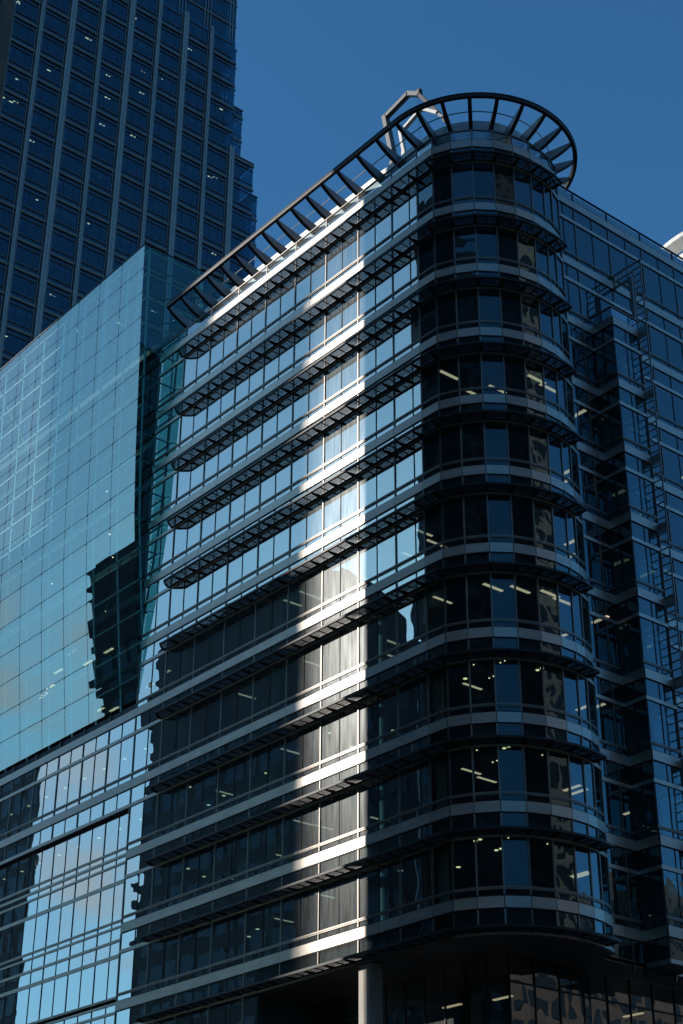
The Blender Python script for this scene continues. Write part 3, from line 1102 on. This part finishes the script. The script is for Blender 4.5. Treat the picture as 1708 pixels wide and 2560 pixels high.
# stepped glass masses at the right-hand corner and the set-back crown
def mass(y0, y1, zt, x, mats='tower', cap=True, step=4.2, zb=75):
    gl = MB()
    z = FZ[0]
    while z < zt - 0.1:
        z2 = min(z + 4.2, zt)
        n = max(1, round((y1 - y0) / 1.45))
        for q in range(n):
            pane(gl, (x, y0 + (y1 - y0) * q / n), (x, y0 + (y1 - y0) * (q + 1) / n), z + 0.2, z2 - 0.02, 0, 0.004)
        gl.quad((x, y1, z + 0.2), (x - 6, y1, z + 0.2), (x - 6, y1, z2 - 0.02), (x, y1, z2 - 0.02))
        z += 4.2
    return gl
def mass_rails(y0, y1, zt, x, parent):
    for z in FZ + [176.6 + 4.2 * n for n in range(0, 12)]:
        if z < zt:
            mb = MB()
            mb.seg((x, y0), (x, y1 + 0.1), z - 0.18, z + 0.18, -0.02, 0.14)
            mb.build('step_rail', 'towerrail', parent)
            for dz in (0.85, 3.35):
                if z + dz < zt and z > 140:
                    mb = MB()
                    mb.seg((x, y0), (x, y1 + 0.1), z + dz - 0.04, z + dz + 0.04, -0.02, 0.06)
                    mb.build('step_rail', 'towerrail', parent)
    mb = MB()
    mb.box(x - 6, x + 0.1, y0, y1 + 0.1, zt - 0.08, zt + 0.08)
    mb.build('step_roof', 'towerrail', parent)
for y0, y1, zt, x in ((48.3, 49.42, 171.6, XT - 0.6), (49.45, 51.15, 161.4, XT - 0.9), (49.3, 52.75, 151.95, XT), (52.78, 54.03, 147.1, XT - 0.6)):
    o = mass(y0, y1, zt, x).build('corner_step', 'tower', T)
    mass_rails(y0, y1, zt, x, o)
gl = MB()
z = 172.6
while z < 215:
    for q in range(30):
        y0 = 4 + 45.45 * q / 30
        pane(gl, (XT - 1.2, y0), (XT - 1.2, y0 + 45.45 / 30), z + 0.2, z + 4.18, 0, 0.004)
    gl.quad((XT - 1.2, 49.45, z + 0.2), (XT - 7, 49.45, z + 0.2), (XT - 7, 49.45, z + 4.18), (XT - 1.2, 49.45, z + 4.18))
    z += 4.2
o = gl.build('crown', 'tower', T)
mass_rails(4, 49.5, 214, XT - 1.2, o)
mb = MB()
for k in range(11):
    y = bays[k]
    for dy in (-0.5, 0, 0.5):
        mb.seg((XT - 1.2, y + dy - 0.05), (XT - 1.2, y + dy + 0.05), 172.5, 214, -0.02, 0.2)
mb.build('crown_fin', 'towermetal', o)
mb = MB()
mb.box(XT - 30, XT - 3.0, 4, 48.2, -1.2, 172.0)
mb.box(XT - 30, XT - 3.0, 48.25, 48.8, -1.2, 171.2)
mb.box(XT - 30, XT - 3.0, 48.85, 51.0, -1.2, 161)
mb.box(XT - 30, XT - 3.0, 51.05, 52.7, -1.2, 151.5)
mb.box(XT - 30, XT - 3.0, 52.75, 53.9, -1.2, 146.8)
mb.box(XT - 30, XT - 3.2, 4, 49.3, 172.1, 214)
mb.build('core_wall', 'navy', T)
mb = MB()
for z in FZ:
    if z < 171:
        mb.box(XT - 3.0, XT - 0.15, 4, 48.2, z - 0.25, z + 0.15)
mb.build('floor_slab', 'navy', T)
tb = random.Random(8)
for k in range(70):
    b = tb.randrange(0, 9)
    z = tb.choice(FZ[3:-1])
    if z + 4.2 > 172.5:
        continue
    w0 = (bays[b + 1] - bays[b]) / 3
    mb = MB()
    drop = tb.uniform(0.3, 0.9)
    for q in range(tb.randrange(1, 4)):
        y = bays[b] + w0 * q + 0.3
        mb.box(XT - 0.5, XT - 0.45, y, y + w0 - 0.25, z + 3.4 - drop, z + 3.3)
    mb.build('roller_blind', 'blind', T, kind='stuff')
tl = random.Random(21)
for k in range(66):
    b = tl.randrange(0, 10)
    z = tl.choice(FZ[2:-1])
    if z + 4 > 172:
        continue
    y = bays[b] + tl.uniform(0.9, 3.3)
    x = XT - tl.uniform(0.5, 1.6)
    mb = MB()
    lg = tl.choice((0.28, 0.35, 0.5))
    mb.box(x - 0.16, x, y, y + lg, z + 3.90, z + 3.93)
    if tl.random() < 0.5:
        mb.box(x - 0.12, x, y + lg + 0.2, y + lg + 0.42, z + 3.90, z + 3.93)
    mb.build('ceiling_light', 'office', T)

# ------------------------------------------------------------------ roof crane
Cr = root('roof_crane', (-2.3, 5, 63.2), 'grey jointed arm of a roof maintenance crane behind the canopy ring', 'crane')
arm = [(-1.9, 5.0, 63.2), (-2.35, 5.0, 70.79), (-3.23, 5.0, 75.0), (-0.95, 5.0, 75.35), (0.07, 5.0, 74.65)]
mb = MB()
mb.beam((-2.35, 5, 70.6), (-3.22, 5, 75.1), 0.32, 0.42, 0, (0, 1, 0))
mb.beam((-1.9, 5, 63.2), (-2.36, 5, 70.7), 0.5, 0.5, 0, (0, 1, 0))
mb.build('mast', 'crane', Cr)
mb = MB()
mb.beam((-3.3, 5, 74.95), (-0.85, 5, 77.15 - 1.75), 0.3, 0.34, 0, (0, 1, 0))
mb.beam((-0.95, 5, 75.42), (0.15, 5, 74.62), 0.3, 0.34, 0, (0, 1, 0))
mb.build('boom', 'crane', Cr)
mb = MB()
mb.beam((0.0, 5, 74.8), (2.24, 5, 71.25), 0.24, 0.26, 0, (0, 1, 0), 0.2, 0.18)
mb.beam((2.2, 5, 71.3), (2.42, 5, 70.6), 0.14, 0.16, 0, (0, 1, 0), 0.08, 0.08)
mb.box(-0.02, 0.28, 4.85, 5.15, 74.5, 75.0)
mb.build('jib', 'dark', Cr)
mb = MB()
mb.tube((0.1, 4.95, 74.5), (0.1, 4.95, 64), 0.012, 5)
mb.build('cable', 'dark', Cr)
mb = MB()
mb.beam((-0.95, 4.6, 70.3), (-1.3, 4.6, 72.3), 0.22, 0.26, 0, (0, 1, 0))
mb.beam((-0.95, 4.6, 65.4), (-0.95, 4.6, 70.4), 0.3, 0.3, 0, (0, 1, 0))
mb.beam((-1.25, 4.6, 72.15), (0.86, 4.6, 72.75), 0.2, 0.26, 0, (0, 1, 0))
mb.beam((0.8, 4.6, 72.7), (2.2, 4.6, 71.35), 0.2, 0.26, 0, (0, 1, 0))
mb.beam((2.15, 4.6, 71.4), (2.5, 4.75, 70.9), 0.14, 0.16)
mb.build('folding_arm', 'white', Cr)  # pale colour stands in for sunlight on this second arm

# ------------------------------------------------------------------ white building peeking over the wing roof
Wb = root('white_building', (-25.9, 78.1, -1.2), 'white building with a curved overhanging roof rim behind the side wing', 'building')
def ringpts(r, n=72):
    return [(-25.9 + r * math.cos(2 * math.pi * k / n), 78.1 + r * math.sin(2 * math.pi * k / n)) for k in range(n)]
mb = MB()
mb.prism(ringpts(10.9), -1.2, 108.5)
mb.build('wall', 'white', Wb)
mb = MB()
P, Q = ringpts(11.1), ringpts(12.0)
n = len(P)
for k in range(n):
    j = (k + 1) % n
    mb.hexa([(*P[k], 108.5), (*P[j], 108.5), (*Q[j], 109.5), (*Q[k], 109.5), (*P[k], 110.2), (*P[j], 110.2), (*Q[j], 110.0), (*Q[k], 110.0)])
mb.build('roof_rim', 'white', Wb)
mb = MB()
for z in (105.6, 107.2):
    mb.prism(ringpts(10.92), z, z + 0.04)
mb.build('panel_joint', 'gasket', Wb)

# ------------------------------------------------------------------ the streets behind the camera: seen only in the glass, and shading it
def block(name, label, foot, z1, wall, floor=3.8, baywid=3.2, group=None, z0=-1.2, depth=0.12):
    cx = sum(p[0] for p in foot) / len(foot)
    cy = sum(p[1] for p in foot) / len(foot)
    r = root(name, (cx, cy, z0), label, 'building', group)
    mb = MB()
    mb.prism(foot, z0, z1)
    mb.build('wall', wall, r)
    gw = MB()
    k = len(foot)
    for i in range(k):
        p, q = foot[i], foot[(i + 1) % k]
        ln = math.hypot(q[0] - p[0], q[1] - p[1])
        if ln < 2:
            continue
        n = max(1, int(ln / baywid))
        z = z0 + 5
        while z + floor < z1:
            for b in range(n):
                ta, tb = (b + 0.18) / n, (b + 0.82) / n
                a = (p[0] + (q[0] - p[0]) * ta, p[1] + (q[1] - p[1]) * ta)
                c = (p[0] + (q[0] - p[0]) * tb, p[1] + (q[1] - p[1]) * tb)
                gw.seg(a, c, z + 0.9, z + floor - 0.5, 0.0, depth)
            z += floor
    gw.build('window', 'backglass', r, kind='stuff')
    return r

# dark block with a sloping roof whose mirror image fills the lower windows
Dk = root('street_block', (-75, -55, -1.2), 'dark office block with a sloping roof across the street, mirrored in the lower windows', 'building')
xs = [-99, -69, -65, -61, -57, -54, -51.5]
zs = [82.2, 82.0, 80.6, 78.0, 74.8, 72.2, 69.4]
mb = MB()
for a, b, za, zb in zip(xs[:-1], xs[1:], zs[:-1], zs[1:]):
    sh = lambda x: max(-99, x - 12)
    mb.hexa([(sh(a), -61, -1.2), (sh(b), -61, -1.2), (b, -50, -1.2), (a, -50, -1.2), (sh(a), -61, za), (sh(b), -61, zb), (b, -50, zb), (a, -50, za)])
mb.build('wall', 'concrete', Dk)
mb = MB()
dl = random.Random(4)
for z in range(6, 82, 2):                                             # ledges and plant balconies along its far end
    d = dl.choice((0.3, 0.5, 0.9, 1.6, 0.4))
    mb.box(-99.0 - d, -99.02, -56 - dl.uniform(0, 4), -50.2, z, z + dl.choice((0.4, 0.8, 1.5)))
mb.build('ledge', 'concrete', Dk, kind='stuff')
mb = MB()
for z in range(4, 68, 4):
    for x in range(-97, -52, 3):
        mb.box(x, x + 2.2, -50.0, -49.92, z, z + 2.4)
mb.build('window', 'backglass', Dk, kind='stuff')

block('street_block', 'brown stone block across the narrow street, to the right of the sunlit gap', [(-22, -33.5), (4, -33.5), (4, -25), (-22, -25)], 88, 'brown')
block('street_tower', 'tall far tower whose shadow falls on the left of the office block', [(-204, -206), (-202, -206), (-181.53, -186), (-199, -186)], 206, 'concrete', 4.0, 3.5)
block('street_tower', 'lower far tower beside the tallest one, at the end of the street gap', [(-181.52, -190), (-175.2, -190), (-171.1, -186), (-181.52, -186)], 167.5, 'concrete', 4.0, 3.5)
block('street_block', 'dark slab far along the street, mirrored at the left edge of the glazing', [(-230, -66), (-158, -66), (-126, -50), (-230, -50)], 76, 'concrete')
block('street_block', 'dark glass block straight across the crossing from the rounded corner', [(-14, -116), (30, -116), (30, -88), (-14, -88)], 190, 'concrete')
block('street_block', 'pale stone tower behind the viewer, mirrored as pale stripes in the corner glass', [(50, -124), (92, -124), (92, -84), (50, -84)], 132, 'stone', 3.6, 2.2)
block('street_block', 'brown office slab on the far side of the avenue, south of the pale one', [(112, -62), (140, -62), (140, -24), (112, -24)], 54, 'brown')
block('street_block', 'tall dark tower on the far side of the avenue facing the corner', [(105, -18), (135, -18), (135, 14), (105, 14)], 178, 'concrete')
block('street_block', 'pale stone block facing the side wing, with deep upright piers', [(84, 22), (110, 22), (110, 50), (84, 50)], 122, 'stone', 3.6, 1.9)
block('street_block', 'low pale stone block at the far end of the avenue', [(80, 62), (120, 62), (120, 140), (80, 140)], 53, 'brown', 3.6, 2.4)
block('street_block', 'dark block closing the far end of the sunlit gap between two street blocks', [(-165, -120), (-113, -120), (-113, -114), (-165, -114)], 108, 'concrete')
